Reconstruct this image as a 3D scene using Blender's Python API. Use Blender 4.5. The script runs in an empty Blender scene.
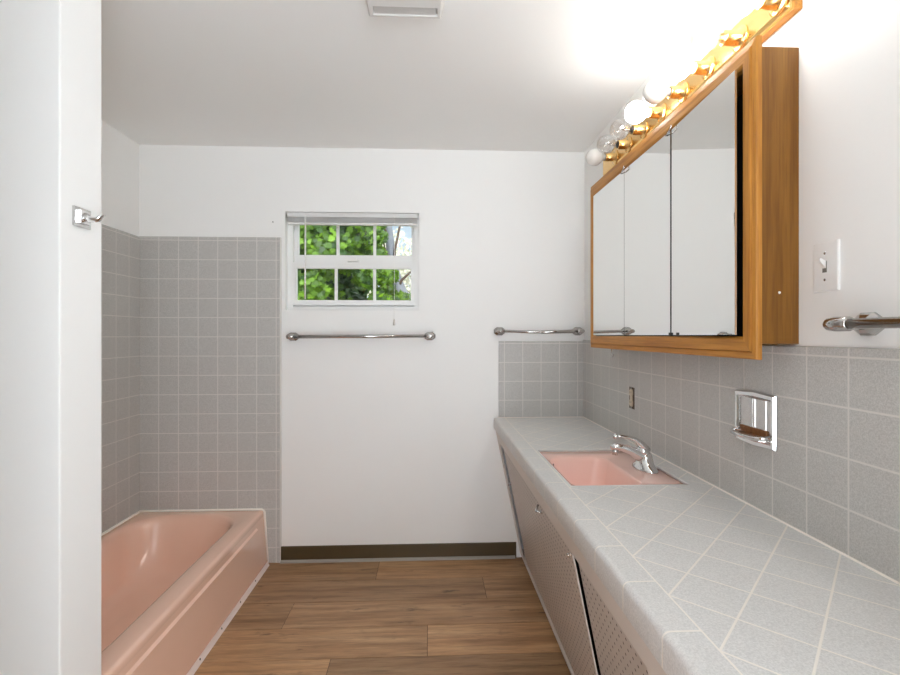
import bpy, bmesh, math, random
from mathutils import Vector, Matrix
random.seed(7)
SC = bpy.context.scene
COL = SC.collection
PI = math.pi

# ------------------------------------------------------------------ materials
def srgb(r, g, b):
    f = lambda c: (c/255/12.92) if c/255 <= .04045 else ((c/255+.055)/1.055)**2.4
    return (f(r), f(g), f(b), 1)

class NT:
    def __init__(s, name):
        s.m = bpy.data.materials.new(name); s.m.use_nodes = True
        s.t = s.m.node_tree; s.t.nodes.clear()
        s.out = s.t.nodes.new('ShaderNodeOutputMaterial')
        s.b = s.t.nodes.new('ShaderNodeBsdfPrincipled')
        s.t.links.new(s.b.outputs[0], s.out.inputs[0])
    def n(s, t, **kw):
        x = s.t.nodes.new(t)
        for k, v in kw.items(): setattr(x, k, v)
        return x
    def l(s, a, b): s.t.links.new(a, b)
    def val(s, sock, v):
        if hasattr(v, 'is_output'): s.l(v, sock)
        else: sock.default_value = v
    def math(s, op, a, b=None, c=None):
        x = s.n('ShaderNodeMath', operation=op)
        s.val(x.inputs[0], a)
        if b is not None: s.val(x.inputs[1], b)
        if c is not None: s.val(x.inputs[2], c)
        return x.outputs[0]
    def mix(s, f, a, b):
        x = s.n('ShaderNodeMix', data_type='RGBA')
        s.val(x.inputs[0], f); s.val(x.inputs[6], a); s.val(x.inputs[7], b)
        return x.outputs[2]
    def pos(s):
        g = s.n('ShaderNodeNewGeometry'); x = s.n('ShaderNodeSeparateXYZ')
        s.l(g.outputs['Position'], x.inputs[0]); return x.outputs, g.outputs['Position']
    def noise(s, scale, detail=4, rough=.5, vec=None, sc=None, dim='3D'):
        x = s.n('ShaderNodeTexNoise'); x.inputs['Scale'].default_value = scale
        x.inputs['Detail'].default_value = detail; x.inputs['Roughness'].default_value = rough
        if vec is not None:
            if sc:
                mp = s.n('ShaderNodeMapping'); mp.inputs['Scale'].default_value = sc
                s.l(vec, mp.inputs[0]); vec = mp.outputs[0]
            s.l(vec, x.inputs['Vector'])
        return x.outputs[0]
    def ramp(s, f, stops):
        r = s.n('ShaderNodeValToRGB'); e = r.color_ramp.elements
        while len(e) < len(stops): e.new(.5)
        for q, (p, c) in zip(e, stops): q.position = p; q.color = c
        s.l(f, r.inputs[0]); return r.outputs[0]
    def bump(s, h, strength=.3, dist=.002):
        x = s.n('ShaderNodeBump'); x.inputs['Strength'].default_value = strength
        x.inputs['Distance'].default_value = dist
        s.l(h, x.inputs['Height']); s.l(x.outputs[0], s.b.inputs['Normal'])
    def line(s, coord, off, pitch, w):
        # 1 on the line, 0 elsewhere (soft shoulders)
        a = s.math('SUBTRACT', coord, off)
        a = s.math('DIVIDE', a, pitch)
        a = s.math('FRACT', s.math('ADD', a, 100.5))
        a = s.math('ABSOLUTE', s.math('SUBTRACT', a, .5))
        a = s.math('MULTIPLY', a, pitch)
        x = s.n('ShaderNodeMapRange'); s.l(a, x.inputs[0])
        x.inputs[1].default_value = w*.5; x.inputs[2].default_value = w*.9
        x.inputs[3].default_value = 1; x.inputs[4].default_value = 0
        return x.outputs[0]

def plain(name, col, rough=.5, metal=0, nscale=None, namt=.06, bump=None, spec=None, coat=0):
    m = NT(name)
    if nscale:
        _, p = m.pos()
        f = m.noise(nscale, 3, .5, p)
        lo = tuple(c*(1-namt) for c in col[:3])+(1,); hi = tuple(min(1, c*(1+namt)) for c in col[:3])+(1,)
        m.l(m.mix(f, lo, hi), m.b.inputs['Base Color'])
        if bump: m.bump(f, bump[0], bump[1])
    else:
        m.b.inputs['Base Color'].default_value = col
    m.b.inputs['Roughness'].default_value = rough; m.b.inputs['Metallic'].default_value = metal
    if spec is not None: m.b.inputs['Specular IOR Level'].default_value = spec
    if coat: m.b.inputs['Coat Weight'].default_value = coat
    return m.m

TILE = (.43, .42, .40, 1); TILE2 = (.63, .62, .60, 1); GROUT = (.70, .675, .64, 1)
def tile_mat(name, ua, uo, up, vo, vp, w=.0032, extra_v=None):
    m = NT(name); xyz, p = m.pos()
    g = m.math('MAXIMUM', m.line(xyz[ua], uo, up, w), m.line(xyz[2], vo, vp, w))
    sp = m.noise(300, 3, .7, p); cl = m.noise(7, 2, .5, p)
    base = m.mix(m.ramp(sp, [(.34, (0,0,0,1)), (.66, (1,1,1,1))]), TILE, TILE2)
    base = m.mix(m.math('MULTIPLY', cl, .35), base, (.50, .485, .46, 1))
    m.l(m.mix(g, base, GROUT), m.b.inputs['Base Color'])
    m.val(m.b.inputs['Roughness'], m.math('MULTIPLY_ADD', g, .4, .38))
    m.bump(m.math('SUBTRACT', 1.0, g), .35, .0015)
    return m.m
TUB_BACK = tile_mat('tub_tile_back', 0, -.984, .1094, 1.7346, .1097)
TUB_LEFT = tile_mat('tub_tile_left', 1, 2.694, .1085, 1.7346, .1097)
SPL_BACK = tile_mat('splash_tile_back', 0, .4404, .1085, 1.145, .1105, .003)
SPL_RIGHT = tile_mat('splash_tile_right', 1, 1.0024, .1154, 1.145, .1103, .0032)

def counter_mat():
    m = NT('counter_tile'); xyz, p = m.pos()
    X, Y = xyz[0], xyz[1]
    a = m.math('SUBTRACT', X, .443); b = m.math('SUBTRACT', Y, .870)
    u = m.math('MULTIPLY', m.math('ADD', a, b), .70711); v = m.math('MULTIPLY', m.math('SUBTRACT', a, b), .70711)
    diag = m.math('MAXIMUM', m.line(u, 0, .1111, .0028), m.line(v, 0, .1111, .0028))
    field = m.math('GREATER_THAN', X, .443)
    edge = m.line(Y, .921, .158, .003)
    g = m.math('ADD', m.math('MULTIPLY', field, diag), m.math('MULTIPLY', m.math('SUBTRACT', 1.0, field), edge))
    border = m.math('LESS_THAN', m.math('ABSOLUTE', m.math('SUBTRACT', X, .443)), .0017)
    g = m.math('MAXIMUM', g, border)
    sp = m.noise(300, 3, .7, p)
    base = m.mix(m.ramp(sp, [(.34, (0,0,0,1)), (.66, (1,1,1,1))]), (.58,.575,.56,1), (.75,.745,.73,1))
    m.l(m.mix(g, base, (.85,.81,.75,1)), m.b.inputs['Base Color'])
    m.val(m.b.inputs['Roughness'], m.math('MULTIPLY_ADD', g, .35, .42))
    m.bump(m.math('SUBTRACT', 1.0, g), .35, .0015)
    return m.m
COUNTER = counter_mat()

PAINT = plain('wall_paint', (.905,.905,.89,1), .55, nscale=3, namt=.012)
CEIL = plain('ceiling_paint', (.885,.885,.87,1), .7, nscale=2, namt=.015)
TRIMW = plain('white_vinyl', (.86,.86,.85,1), .35)
BLINDW = plain('blind_white', (.72,.72,.71,1), .4)
PINK = plain('pink_enamel', (.92,.605,.465,1), .13, nscale=5, namt=.02, coat=.9)
PINKS = plain('pink_porcelain', (.88,.58,.50,1), .15, nscale=6, namt=.02, coat=.4)
CAULK = plain('caulk', (.92,.87,.80,1), .5)
STRIP = plain('kick_strip_metal', (.88,.76,.70,1), .35)
DARK = plain('recess_shade', (.012,.012,.012,1), .8)  # near-black, shade of cabinet interiors put into the colour
BLACKM = plain('dark_screw', (.03,.028,.025,1), .5)
CHROME = plain('chrome', (.78,.78,.78,1), .09, 1)
CHROMEB = plain('chrome_worn', (.62,.61,.60,1), .2, 1, nscale=60, namt=.12)
CHROMED = plain('chrome_aged', (.50,.49,.48,1), .14, 1)
RUST = plain('rusty_chrome', (.30,.13,.05,1), .4, .5, nscale=70, namt=.6)
BRASS = plain('polished_brass', (.86,.56,.22,1), .24, 1)
MIRROR = plain('mirror_glass', (.87,.875,.86,1), .012, 1)
PORC = plain('bakelite_black', (.02,.018,.015,1), .4)
PLASTIC = plain('white_plastic', (.86,.85,.83,1), .3)
IVORY = plain('ivory_plastic', (.62,.52,.38,1), .4)
FANW = plain('fan_enamel', (.72,.71,.69,1), .4)
FANG = plain('fan_louver', (.48,.45,.42,1), .6)
CABW = plain('painted_wood_rail', (.66,.60,.55,1), .45, nscale=9, namt=.03)
BASEB = plain('brown_vinyl_base', (.075,.050,.020,1), .35, nscale=12, namt=.15)
BEAD = plain('grey_bead', (.34,.31,.27,1), .5)
BARK = plain('bark', (.15,.155,.17,1), .9, nscale=8, namt=.5)
BARK2 = plain('bark_brown', (.07,.045,.03,1), .9, nscale=9, namt=.4)
SOIL = plain('soil', (.12,.13,.05,1), .95, nscale=2, namt=.4)

def oak(name, axis, dark=1.0):
    m = NT(name); xyz, p = m.pos()
    sc = [38, 38, 38]; sc[axis] = 2.2
    g = m.noise(1.0, 5, .6, p, sc)
    sc2 = [170, 170, 170]; sc2[axis] = 6
    f = m.noise(1.0, 3, .6, p, sc2)
    sc3 = [9, 9, 9]; sc3[axis] = .9
    w = m.noise(1.0, 2, .5, p, sc3)
    c = m.ramp(g, [(.28, (.32*dark,.118*dark,.012*dark,1)), (.50, (.52*dark,.225*dark,.034*dark,1)), (.72, (.64*dark,.300*dark,.054*dark,1))])
    c = m.mix(m.math('MULTIPLY', m.ramp(f, [(.35, (1,1,1,1)), (.55, (0,0,0,1))]), .45), c, (.25*dark,.085*dark,.018*dark,1))
    c = m.mix(m.math('MULTIPLY', w, .35), c, (.46*dark,.20*dark,.05*dark,1))
    m.l(c, m.b.inputs['Base Color']); m.b.inputs['Roughness'].default_value = .45; m.b.inputs['Specular IOR Level'].default_value = .3
    m.bump(f, .12, .0008)
    return m.m
OAK_V = oak('oak_veneer_side', 2, .46)
OAK_Y, OAK_Z, OAK_X = oak('oak_grain_along', 1, 1.0), oak('oak_grain_upright', 2), oak('oak_grain_across', 0)

def pegboard():
    m = NT('pegboard'); xyz, p = m.pos()
    def cell(c, o, pt):
        a = m.math('DIVIDE', m.math('SUBTRACT', c, o), pt)
        a = m.math('FRACT', m.math('ADD', a, 100.5))
        return m.math('MULTIPLY', m.math('SUBTRACT', a, .5), pt)
    du = cell(xyz[1], .9686, .0252); dv = cell(m.math('MULTIPLY', xyz[2], 1.0203), .7102, .0252)
    r = m.math('SQRT', m.math('ADD', m.math('POWER', du, 2.0), m.math('POWER', dv, 2.0)))
    x = m.n('ShaderNodeMapRange'); m.l(r, x.inputs[0])
    x.inputs[1].default_value = .0027; x.inputs[2].default_value = .0036
    x.inputs[3].default_value = 1; x.inputs[4].default_value = 0
    h = x.outputs[0]
    n = m.noise(14, 3, .5, p)
    base = m.mix(n, (.50,.44,.395,1), (.57,.51,.46,1))
    m.l(m.mix(h, base, (.035,.028,.024,1)), m.b.inputs['Base Color'])
    m.val(m.b.inputs['Roughness'], m.math('MULTIPLY_ADD', h, .4, .42))
    m.bump(m.math('SUBTRACT', 1.0, h), .4, .002)
    return m.m
PEG = pegboard()

def floor_mat():
    m = NT('vinyl_plank'); _, p = m.pos()
    at = m.n('ShaderNodeAttribute', attribute_name='plank'); r = at.outputs['Fac']
    cb = m.n('ShaderNodeCombineXYZ')
    m.val(cb.inputs[0], m.math('MULTIPLY', r, 37.0)); m.val(cb.inputs[1], m.math('MULTIPLY', r, 11.0)); m.val(cb.inputs[2], 0.0)
    ad = m.n('ShaderNodeVectorMath', operation='ADD'); m.l(p, ad.inputs[0]); m.l(cb.outputs[0], ad.inputs[1])
    v = ad.outputs[0]
    broad = m.noise(1.0, 3, .55, v, (1.6, 16, 1))
    grain = m.noise(1.0, 6, .65, v, (3.0, 42, 1))
    fine = m.noise(1.0, 3, .6, v, (14, 320, 1))
    knot = m.noise(1.0, 5, .65, v, (4.5, 17, 1))
    c = m.ramp(broad, [(.30, (.30,.145,.052,1)), (.50, (.45,.242,.100,1)), (.70, (.55,.325,.155,1))])
    c = m.mix(m.ramp(grain, [(.46, (0,0,0,1)), (.66, (.6,.6,.6,1))]), c, (.17,.085,.034,1))
    c = m.mix(m.math('MULTIPLY', m.ramp(fine, [(.35, (1,1,1,1)), (.55, (0,0,0,1))]), .28), c, (.11,.06,.03,1))
    c = m.mix(m.ramp(knot, [(.60, (0,0,0,1)), (.70, (.75,.75,.75,1))]), c, (.085,.042,.018,1))
    hs = m.n('ShaderNodeHueSaturation'); m.l(c, hs.inputs['Color'])
    m.val(hs.inputs['Value'], m.math('MULTIPLY_ADD', r, .50, .80)); hs.inputs['Saturation'].default_value = .93
    m.l(hs.outputs[0], m.b.inputs['Base Color'])
    m.b.inputs['Roughness'].default_value = .42
    m.bump(grain, .10, .001)
    return m.m
FLOOR = floor_mat()
SEAM = plain('plank_seam', (.05,.03,.018,1), .8)

def emis(name, col, s):
    m = NT(name); m.b.inputs['Base Color'].default_value = (.9,.9,.88,1)
    m.b.inputs['Emission Color'].default_value = col; m.b.inputs['Emission Strength'].default_value = s
    m.b.inputs['Roughness'].default_value = .3
    return m.m
LIT = emis('lit_bulb_glass', (.98,.99,.97,1), 35)
FILA = emis('lit_filament', (1,.965,.91,1), 75)
FROST = plain('frosted_bulb_glass', (.86,.84,.80,1), .22)
FILOFF = plain('cold_filament', (.5,.48,.45,1), .3, 1)
def glass(name, tint=(1,1,1,1), k=1.0, base=.0):
    m = NT(name); m.t.nodes.remove(m.b)
    tr = m.n('ShaderNodeBsdfTransparent'); tr.inputs[0].default_value = tint
    gl = m.n('ShaderNodeBsdfGlossy'); gl.inputs['Roughness'].default_value = .03
    fr = m.n('ShaderNodeLayerWeight'); fr.inputs['Blend'].default_value = .35
    mx = m.n('ShaderNodeMixShader')
    f = m.math('MULTIPLY_ADD', fr.outputs['Facing'], k, base)
    m.l(f, mx.inputs[0]); m.l(tr.outputs[0], mx.inputs[1]); m.l(gl.outputs[0], mx.inputs[2])
    m.l(mx.outputs[0], m.out.inputs[0]); return m.m
CLEAR = glass('clear_bulb_glass', (.95,.94,.93,1), .75, .08)
PANE = glass('window_glass', (.985,.995,.985,1), .10, .02)

def leaf_mat(name, a, b, tr):
    m = NT(name)
    at = m.n('ShaderNodeAttribute', attribute_name='leafc')
    c = m.mix(at.outputs['Fac'], a, b)
    m.l(c, m.b.inputs['Base Color']); m.b.inputs['Roughness'].default_value = .5
    t = m.n('ShaderNodeBsdfTranslucent'); m.l(m.mix(.5, c, tr), t.inputs[0])
    mx = m.n('ShaderNodeMixShader'); mx.inputs[0].default_value = .35
    m.l(m.b.outputs[0], mx.inputs[1]); m.l(t.outputs[0], mx.inputs[2]); m.l(mx.outputs[0], m.out.inputs[0])
    return m.m
LEAF1 = leaf_mat('maple_leaf', (.006,.034,.002,1), (.145,.275,.008,1), (.22,.38,.02,1))
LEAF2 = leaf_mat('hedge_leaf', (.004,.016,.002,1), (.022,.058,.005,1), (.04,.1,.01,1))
LEAF3 = leaf_mat('pale_leaf', (.34,.35,.24,1), (.74,.70,.60,1), (.7,.67,.55,1))

# ------------------------------------------------------------------ mesh helpers
def box(bm, x0, x1, y0, y1, z0, z1, mi=0):
    v = [bm.verts.new(p) for p in ((x0,y0,z0),(x1,y0,z0),(x1,y1,z0),(x0,y1,z0),(x0,y0,z1),(x1,y0,z1),(x1,y1,z1),(x0,y1,z1))]
    fs = []
    for q in ((3,2,1,0),(4,5,6,7),(0,1,5,4),(1,2,6,5),(2,3,7,6),(3,0,4,7)):
        f = bm.faces.new([v[i] for i in q]); f.material_index = mi; fs.append(f)
    return v, fs
def loft(bm, loops, closed=True, cap0=False, cap1=False, smooth=True, mi=0):
    vs = [[bm.verts.new(p) for p in lp] for lp in loops]
    n = len(vs[0])
    for a, b in zip(vs, vs[1:]):
        for i in range(n if closed else n-1):
            j = (i+1) % n
            f = bm.faces.new((a[i], a[j], b[j], b[i])); f.smooth = smooth; f.material_index = mi
    if cap0: f = bm.faces.new(list(reversed(vs[0]))); f.material_index = mi
    if cap1: f = bm.faces.new(vs[-1]); f.material_index = mi
    return vs
def frame_of(d):
    d = Vector(d).normalized()
    up = Vector((0,0,1)) if abs(d.z) < .9 else Vector((1,0,0))
    a = d.cross(up).normalized(); return a, d.cross(a).normalized()
def tube(bm, pts, rad, seg=16, caps=True, mi=0, flat=None):
    pts = [Vector(p) for p in pts]
    rs = rad if isinstance(rad, (list, tuple)) else [rad]*len(pts)
    loops = []; a = None
    for i, p in enumerate(pts):
        d = (pts[min(i+1, len(pts)-1)]-pts[max(i-1, 0)]).normalized()
        if a is None: a, b = frame_of(d)
        else:
            a = (a-d*a.dot(d)).normalized(); b = d.cross(a).normalized()
        r = rs[i]; ra, rb = (r if isinstance(r, (tuple, list)) else (r, r))
        loops.append([p+a*ra*math.cos(t)+b*rb*math.sin(t) for t in [2*PI*k/seg for k in range(seg)]])
    loft(bm, loops, True, caps, caps, True, mi)
def lathe(bm, o, d, prof, seg=24, mi=0, cap0=True, cap1=True):
    o = Vector(o); d = Vector(d).normalized(); a, b = frame_of(d)
    loops = [[o+d*h+(a*math.cos(2*PI*k/seg)+b*math.sin(2*PI*k/seg))*max(r, 1e-5) for k in range(seg)] for h, r in prof]
    loft(bm, loops, True, cap0, cap1, True, mi)
def sphere(bm, c, r, seg=20, sc=(1,1,1), mi=0):
    res = bmesh.ops.create_uvsphere(bm, u_segments=seg, v_segments=max(8, seg*2//3), radius=r)
    for v in res['verts']: v.co = Vector((v.co.x*sc[0], v.co.y*sc[1], v.co.z*sc[2]))+Vector(c)
    for v in res['verts']:
        for f in v.link_faces: f.smooth = True; f.material_index = mi
def prism(bm, poly, vec, mi=0):
    v = Vector(vec); a = [bm.verts.new(p) for p in poly]; b = [bm.verts.new(Vector(p)+v) for p in poly]
    n = len(poly)
    for i in range(n):
        f = bm.faces.new((a[i], a[(i+1) % n], b[(i+1) % n], b[i])); f.material_index = mi
    bm.faces.new(list(reversed(a))).material_index = mi; bm.faces.new(b).material_index = mi
def bev(bm, w, seg=2, ang=.5, edges=None):
    es = edges or [e for e in bm.edges if len(e.link_faces) == 2 and e.calc_face_angle(0) > ang]
    bmesh.ops.bevel(bm, geom=es, offset=w, segments=seg, profile=.6, affect='EDGES', clamp_overlap=True)
def BM(): return bmesh.new()
def rrect(x0, x1, y0, y1, r, z, n=8):
    pts = []
    for cx, cy, a0 in ((x1-r, y1-r, 0), (x0+r, y1-r, PI/2), (x0+r, y0+r, PI), (x1-r, y0+r, 1.5*PI)):
        for k in range(n+1):
            t = a0+PI/2*k/n; pts.append((cx+r*math.cos(t), cy+r*math.sin(t), z))
    return pts

ORG = {}
def empty(name, loc):
    o = bpy.data.objects.new(name, None); COL.objects.link(o); o.location = loc
    o.empty_display_size = .05; ORG[o] = Vector(loc); return o
def obj(name, bm, mat, parent=None, smooth_angle=None, recalc=True):
    if recalc: bmesh.ops.recalc_face_normals(bm, faces=bm.faces[:])
    me = bpy.data.meshes.new(name); 
    org = ORG.get(parent, Vector((0,0,0))) if parent is not None else Vector((0,0,0))
    bmesh.ops.translate(bm, verts=bm.verts[:], vec=-org)
    bm.to_mesh(me); bm.free()
    for m in (mat if isinstance(mat, (list, tuple)) else [mat]): me.materials.append(m)
    o = bpy.data.objects.new(name, me); COL.objects.link(o)
    if parent is not None: o.parent = parent
    ORG[o] = org
    return o
def tag(o, label, cat, group=None, kind=None):
    o['label'] = label; o['category'] = cat
    if group: o['group'] = group
    if kind: o['kind'] = kind
    return o
def thing(name, loc, label, cat, group=None): return tag(empty(name, loc), label, cat, group)
def struct(name, bm, mat, label, cat, parent=None):
    o = obj(name, bm, mat, parent)
    if parent is None: tag(o, label, cat, None, 'structure')
    return o
def rebase(o, p):
    """move a top-level mesh's origin to p"""
    p = Vector(p); o.data.transform(Matrix.Translation(-p)); o.location = p; ORG[o] = p

# ------------------------------------------------------------------ dimensions
XL, XR, YB, ZC = -1.6434, .918, 2.80, 2.386
PX, PY0, PY1 = -.8502, 1.1453, 1.2876         # wing wall
YS = -.36                                      # how far the hall behind the camera is built
WX0, WX1, WZ0, WZ1 = -.826, -.057, 1.4475, 2.016

# floor ------------------------------------------------------------
bm = BM(); lay = bm.faces.layers.float.new('plank')
box(bm, XL-.1, XR+.1, YS, YB+.12, -.06, -.0015, 1)
W, Lp = .208, 1.22
joints = {0: -.285, 1: .287, 2: -.655, 3: -.007, 4: -.395}
row = 0; y1 = 2.785
def plank(x0, x1, y0, y1):
    if x1-x0 < .01: return
    g = .0011
    _, fs = box(bm, x0+g, x1-g, y0+g, y1-g, -.004, 0)
    r = random.random()
    for f in fs: f[lay] = r
plank(XL-.1, XR+.1, 2.785, YB+.1)
while y1 > YS:
    y0 = max(y1-W, YS)
    j = joints.get(row, random.uniform(-.6, .6))
    while j > XL-.1: j -= Lp
    xs = [XL-.1]; j += Lp
    while j < XR+.1: xs.append(j); j += Lp
    xs.append(XR+.1)
    for a, b in zip(xs, xs[1:]): plank(a, b, y0, y1)
    y1 = y0; row += 1
struct('floor', bm, [FLOOR, SEAM], 'brown wood-look plank floor between tub and vanity', 'floor')

bm = BM(); box(bm, XL-.12, XR+.12, YS, YB+.14, ZC, ZC+.12)
struct('ceiling', bm, CEIL, 'smooth white painted ceiling of the bathroom', 'ceiling')

# back wall with window opening -------------------------------------
bm = BM()
T = .13
box(bm, XL-.12, WX0, YB, YB+T, -.06, ZC); box(bm, WX1, XR+.12, YB, YB+T, -.06, ZC)
box(bm, WX0, WX1, YB, YB+T, -.06, WZ0); box(bm, WX0, WX1, YB, YB+T, WZ1, ZC)
wb = struct('wall_back', bm, PAINT, 'white back wall holding the small window', 'wall')
bm = BM(); box(bm, XL, -.8515, YB-.008, YB, 0, 1.866)
bev(bm, .006, 3, edges=[e for e in bm.edges if all(v.co.y < YB-.004 for v in e.verts) and (all(v.co.x > -.9 for v in e.verts) or all(v.co.z > 1.8 for v in e.verts))])
p = obj('tile_panel', bm, TUB_BACK, wb); p['label'] = 'grey square tile surround at the foot of the tub'
bm = BM()
prism(bm, [(-.8515-.004,YB-.0085,0),(-.8515-.004,YB-.0085,1.862),(-.8505,YB,1.866),(-.8505,YB,0)], (.004,0,0))
obj('tile_trim', bm, GROUTM := plain('grout_edge', (.66,.64,.61,1), .5), wb)
bm = BM(); box(bm, .4072, XR, YB-.009, YB, .80, 1.2703)
bev(bm, .006, 3, edges=[e for e in bm.edges if all(v.co.y < YB-.004 for v in e.verts) and (all(v.co.x < .5 for v in e.verts) or all(v.co.z > 1.2 for v in e.verts))])
p = obj('tile_panel', bm, SPL_BACK, wb); p['label'] = 'grey tile splash at the end of the counter'

# left wall, right wall, wing wall -----------------------------------
bm = BM(); box(bm, XL-.12, XL, YS, YB, -.06, ZC)
wl = struct('wall_left', bm, PAINT, 'white left wall above the tub tiles', 'wall')
bm = BM(); box(bm, XL, XL+.008, PY1, YB, 0, 1.862)
bev(bm, .006, 3, edges=[e for e in bm.edges if all(v.co.x > XL+.004 for v in e.verts) and all(v.co.z > 1.8 for v in e.verts)])
p = obj('tile_panel', bm, TUB_LEFT, wl); p['label'] = 'grey square tiles along the side of the tub'
bm = BM(); box(bm, XR, XR+.12, YS, YB, -.06, ZC)
wr = struct('wall_right', bm, PAINT, 'white right wall behind the mirrored cabinet', 'wall')
bm = BM(); box(bm, XR-.009, XR, .194, YB, .80, 1.277)
bev(bm, .006, 3, edges=[e for e in bm.edges if all(v.co.x < XR-.004 for v in e.verts) and all(v.co.z > 1.2 for v in e.verts)])
p = obj('tile_panel', bm, SPL_RIGHT, wr); p['label'] = 'grey tile backsplash above the counter'
bm = BM(); box(bm, XL, PX, PY0, PY1, -.06, ZC); bev(bm, .004, 2, edges=[e for e in bm.edges if all(v.co.x > PX-.01 for v in e.verts) and abs(e.verts[0].co.z-e.verts[1].co.z) > 1])
struct('wall_partition', bm, PAINT, 'white wing wall at the head of the tub', 'wall')

# unseen wall and doorway shaped for fill light; return added to shade right wall
bm = BM(); box(bm, XL-.12, -.25, YS, YS+.08, -.06, ZC); box(bm, -.25, .48, YS, YS+.08, 2.20, ZC); box(bm, .48, XR, YS, .192, -.06, ZC)
struct('wall_front', bm, PAINT, 'unseen white wall behind the camera with open doorway and added return', 'wall')

# unseen door leaf added beside the camera to keep doorway light off the wing wall
bm = BM()
da, db = Vector((-.27, YS+.09, 0)), Vector((-.46, .37, 0)); dd = (db-da).normalized(); dn = Vector((dd.y, -dd.x, 0))
prism(bm, [da+Vector((0,0,.012)), db+Vector((0,0,.012)), db-dn*.035+Vector((0,0,.012)), da-dn*.035+Vector((0,0,.012))], (0,0,2.14)); bev(bm, .003, 2)
d_ = struct('blocker_door', bm, OAK_V, 'added oak door leaf blocking doorway light beside the camera', 'door')
bm = BM(); kp = db-dd*.06+Vector((0,0,.98))
lathe(bm, kp, dn, [(0,.032),(.006,.030),(.008,.012),(.030,.011),(.036,.024),(.050,.028),(.062,.022),(.066,.004)], 20); obj('door_knob', bm, BRASS, d_)

# baseboard -----------------------------------------------------------
bm = BM()
prism(bm, [(-.849,YB,0),(-.849,YB-.012,0),(-.849,YB-.007,.012),(-.849,YB-.005,.086),(-.849,YB-.002,.0905),(-.849,YB,.0905)], (1.36,0,0))
bb = struct('baseboard_back', bm, BASEB, 'dark brown vinyl baseboard under the window wall', 'baseboard')
bm = BM(); prism(bm, [(-.849,YB-.010,0.002),(-.849,YB-.021,0.001),(-.849,YB-.019,.009),(-.849,YB-.010,.016)], (1.352,0,0))
obj('sealant_bead', bm, BEAD, bb)

# ------------------------------------------------------------------ window
def rect_frame(bm, x0, x1, z0, z1, l, r, b, t, y0, y1, mi=0):
    box(bm, x0, x0+l, y0, y1, z0, z1, mi); box(bm, x1-r, x1, y0, y1, z0, z1, mi)
    box(bm, x0+l, x1-r, y0, y1, z0, z0+b, mi); box(bm, x0+l, x1-r, y0, y1, z1-t, z1, mi)
def S(x, z, y):   # a point measured on the plane of the wall, carried back to depth y along the sight line it was measured on
    k = y/YB; return x*k, 1.3026+(z-1.3026)*k
bm = BM()
win = tag(empty('window_1', ((WX0+WX1)/2, YB+.05, WZ0)), 'small white vinyl sash window showing green leaves outside', 'window', None, 'structure')
# outer vinyl frame
rect_frame(bm, WX0, WX1, WZ0, WZ1, .030, .030, .022, .03, YB+.045, YB+.125)
box(bm, WX0+.03, WX1-.03, YB+.088, YB+.12, WZ0+.02, WZ0+.056)
bev(bm, .0025, 2)
obj('window_frame', bm, TRIMW, win)
yl, yu = YB+.055, YB+.085
# lower sash (nearer)
x0, zt = S(-.7594, 1.6884, yl+.012); x1, zb = S(-.1046, 1.5062, yl+.012)
bm = BM(); rect_frame(bm, x0-.042, x1+.022, zb-.029, zt+.034, .042, .022, .029, .034, yl, yl+.028); bev(bm, .003, 2)
ls = obj('lower_sash', bm, TRIMW, win)
bm = BM()
for mx in (-.5385, -.3165):
    mx = mx*(yl/YB)
    box(bm, mx-.0085, mx+.0085, yl+.010, yl+.020, zb-.001, zt+.001)
obj('muntin', bm, TRIMW, ls)
bm = BM(); box(bm, x0-.004, x1+.004, yl+.013, yl+.017, zb-.004, zt+.004); obj('pane', bm, PANE, ls)
# upper sash
x0, zt = S(-.748, 1.948, yu+.012); x1, zb = S(-.1017, 1.7652, yu+.012)
bm = BM(); rect_frame(bm, x0-.030, x1+.022, zb-.046, zt+.05, .030, .022, .046, .05, yu, yu+.028); bev(bm, .003, 2)
us = obj('upper_sash', bm, TRIMW, win)
bm = BM()
for mx in (-.5283, -.3157):
    mx = mx*(yu/YB)
    box(bm, mx-.0085, mx+.0085, yu+.010, yu+.020, zb-.001, zt+.001)
obj('muntin', bm, TRIMW, us)
bm = BM(); box(bm, x0-.004, x1+.004, yu+.013, yu+.017, zb-.004, zt+.004); obj('pane', bm, PANE, us)
lx, lz = S(-.44, 1.735, yl+.01)
bm = BM(); box(bm, lx-.032, lx+.032, yl+.004, yl+.03, lz-.004, lz+.006); box(bm, lx-.012, lx+.02, yl, yl+.018, lz+.004, lz+.014); bev(bm, .003, 2)
obj('sash_lock', bm, PLASTIC, win)

# mini blind, drawn all the way up --------------------------------------
bl = thing('window_blind', ((WX0+WX1)/2, YB+.02, 1.99), 'white mini blind drawn up under the head of the window', 'blind')
bm = BM(); box(bm, WX0+.004, WX1-.004, YB+.002, YB+.030, 1.987, 2.012)
bev(bm, .004, 2); obj('headrail', bm, BLINDW, bl)
bm = BM()
for k in range(13): 
    z = 1.984-.0021*k
    box(bm, WX0+.012, WX1-.012, YB+.004, YB+.029, z-.0005, z+.0005)
p = obj('slat_stack', bm, BLINDW, bl)
bm = BM(); box(bm, WX0+.012, WX1-.012, YB+.004, YB+.028, 1.944, 1.956); bev(bm, .004, 2); obj('bottom_rail', bm, BLINDW, bl)
for x in (WX0+.004, WX1-.010):
    bm = BM(); box(bm, x, x+.006, YB+.0005, YB+.032, 1.984, 2.0145); obj('end_bracket', bm, CHROMEB, bl)
bm = BM(); tube(bm, [(-.711,YB-.002,1.99),(-.7115,YB-.004,1.75),(-.712,YB-.005,1.512)], .0045, 8); obj('tilt_wand', bm, PLASTIC, bl)
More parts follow.
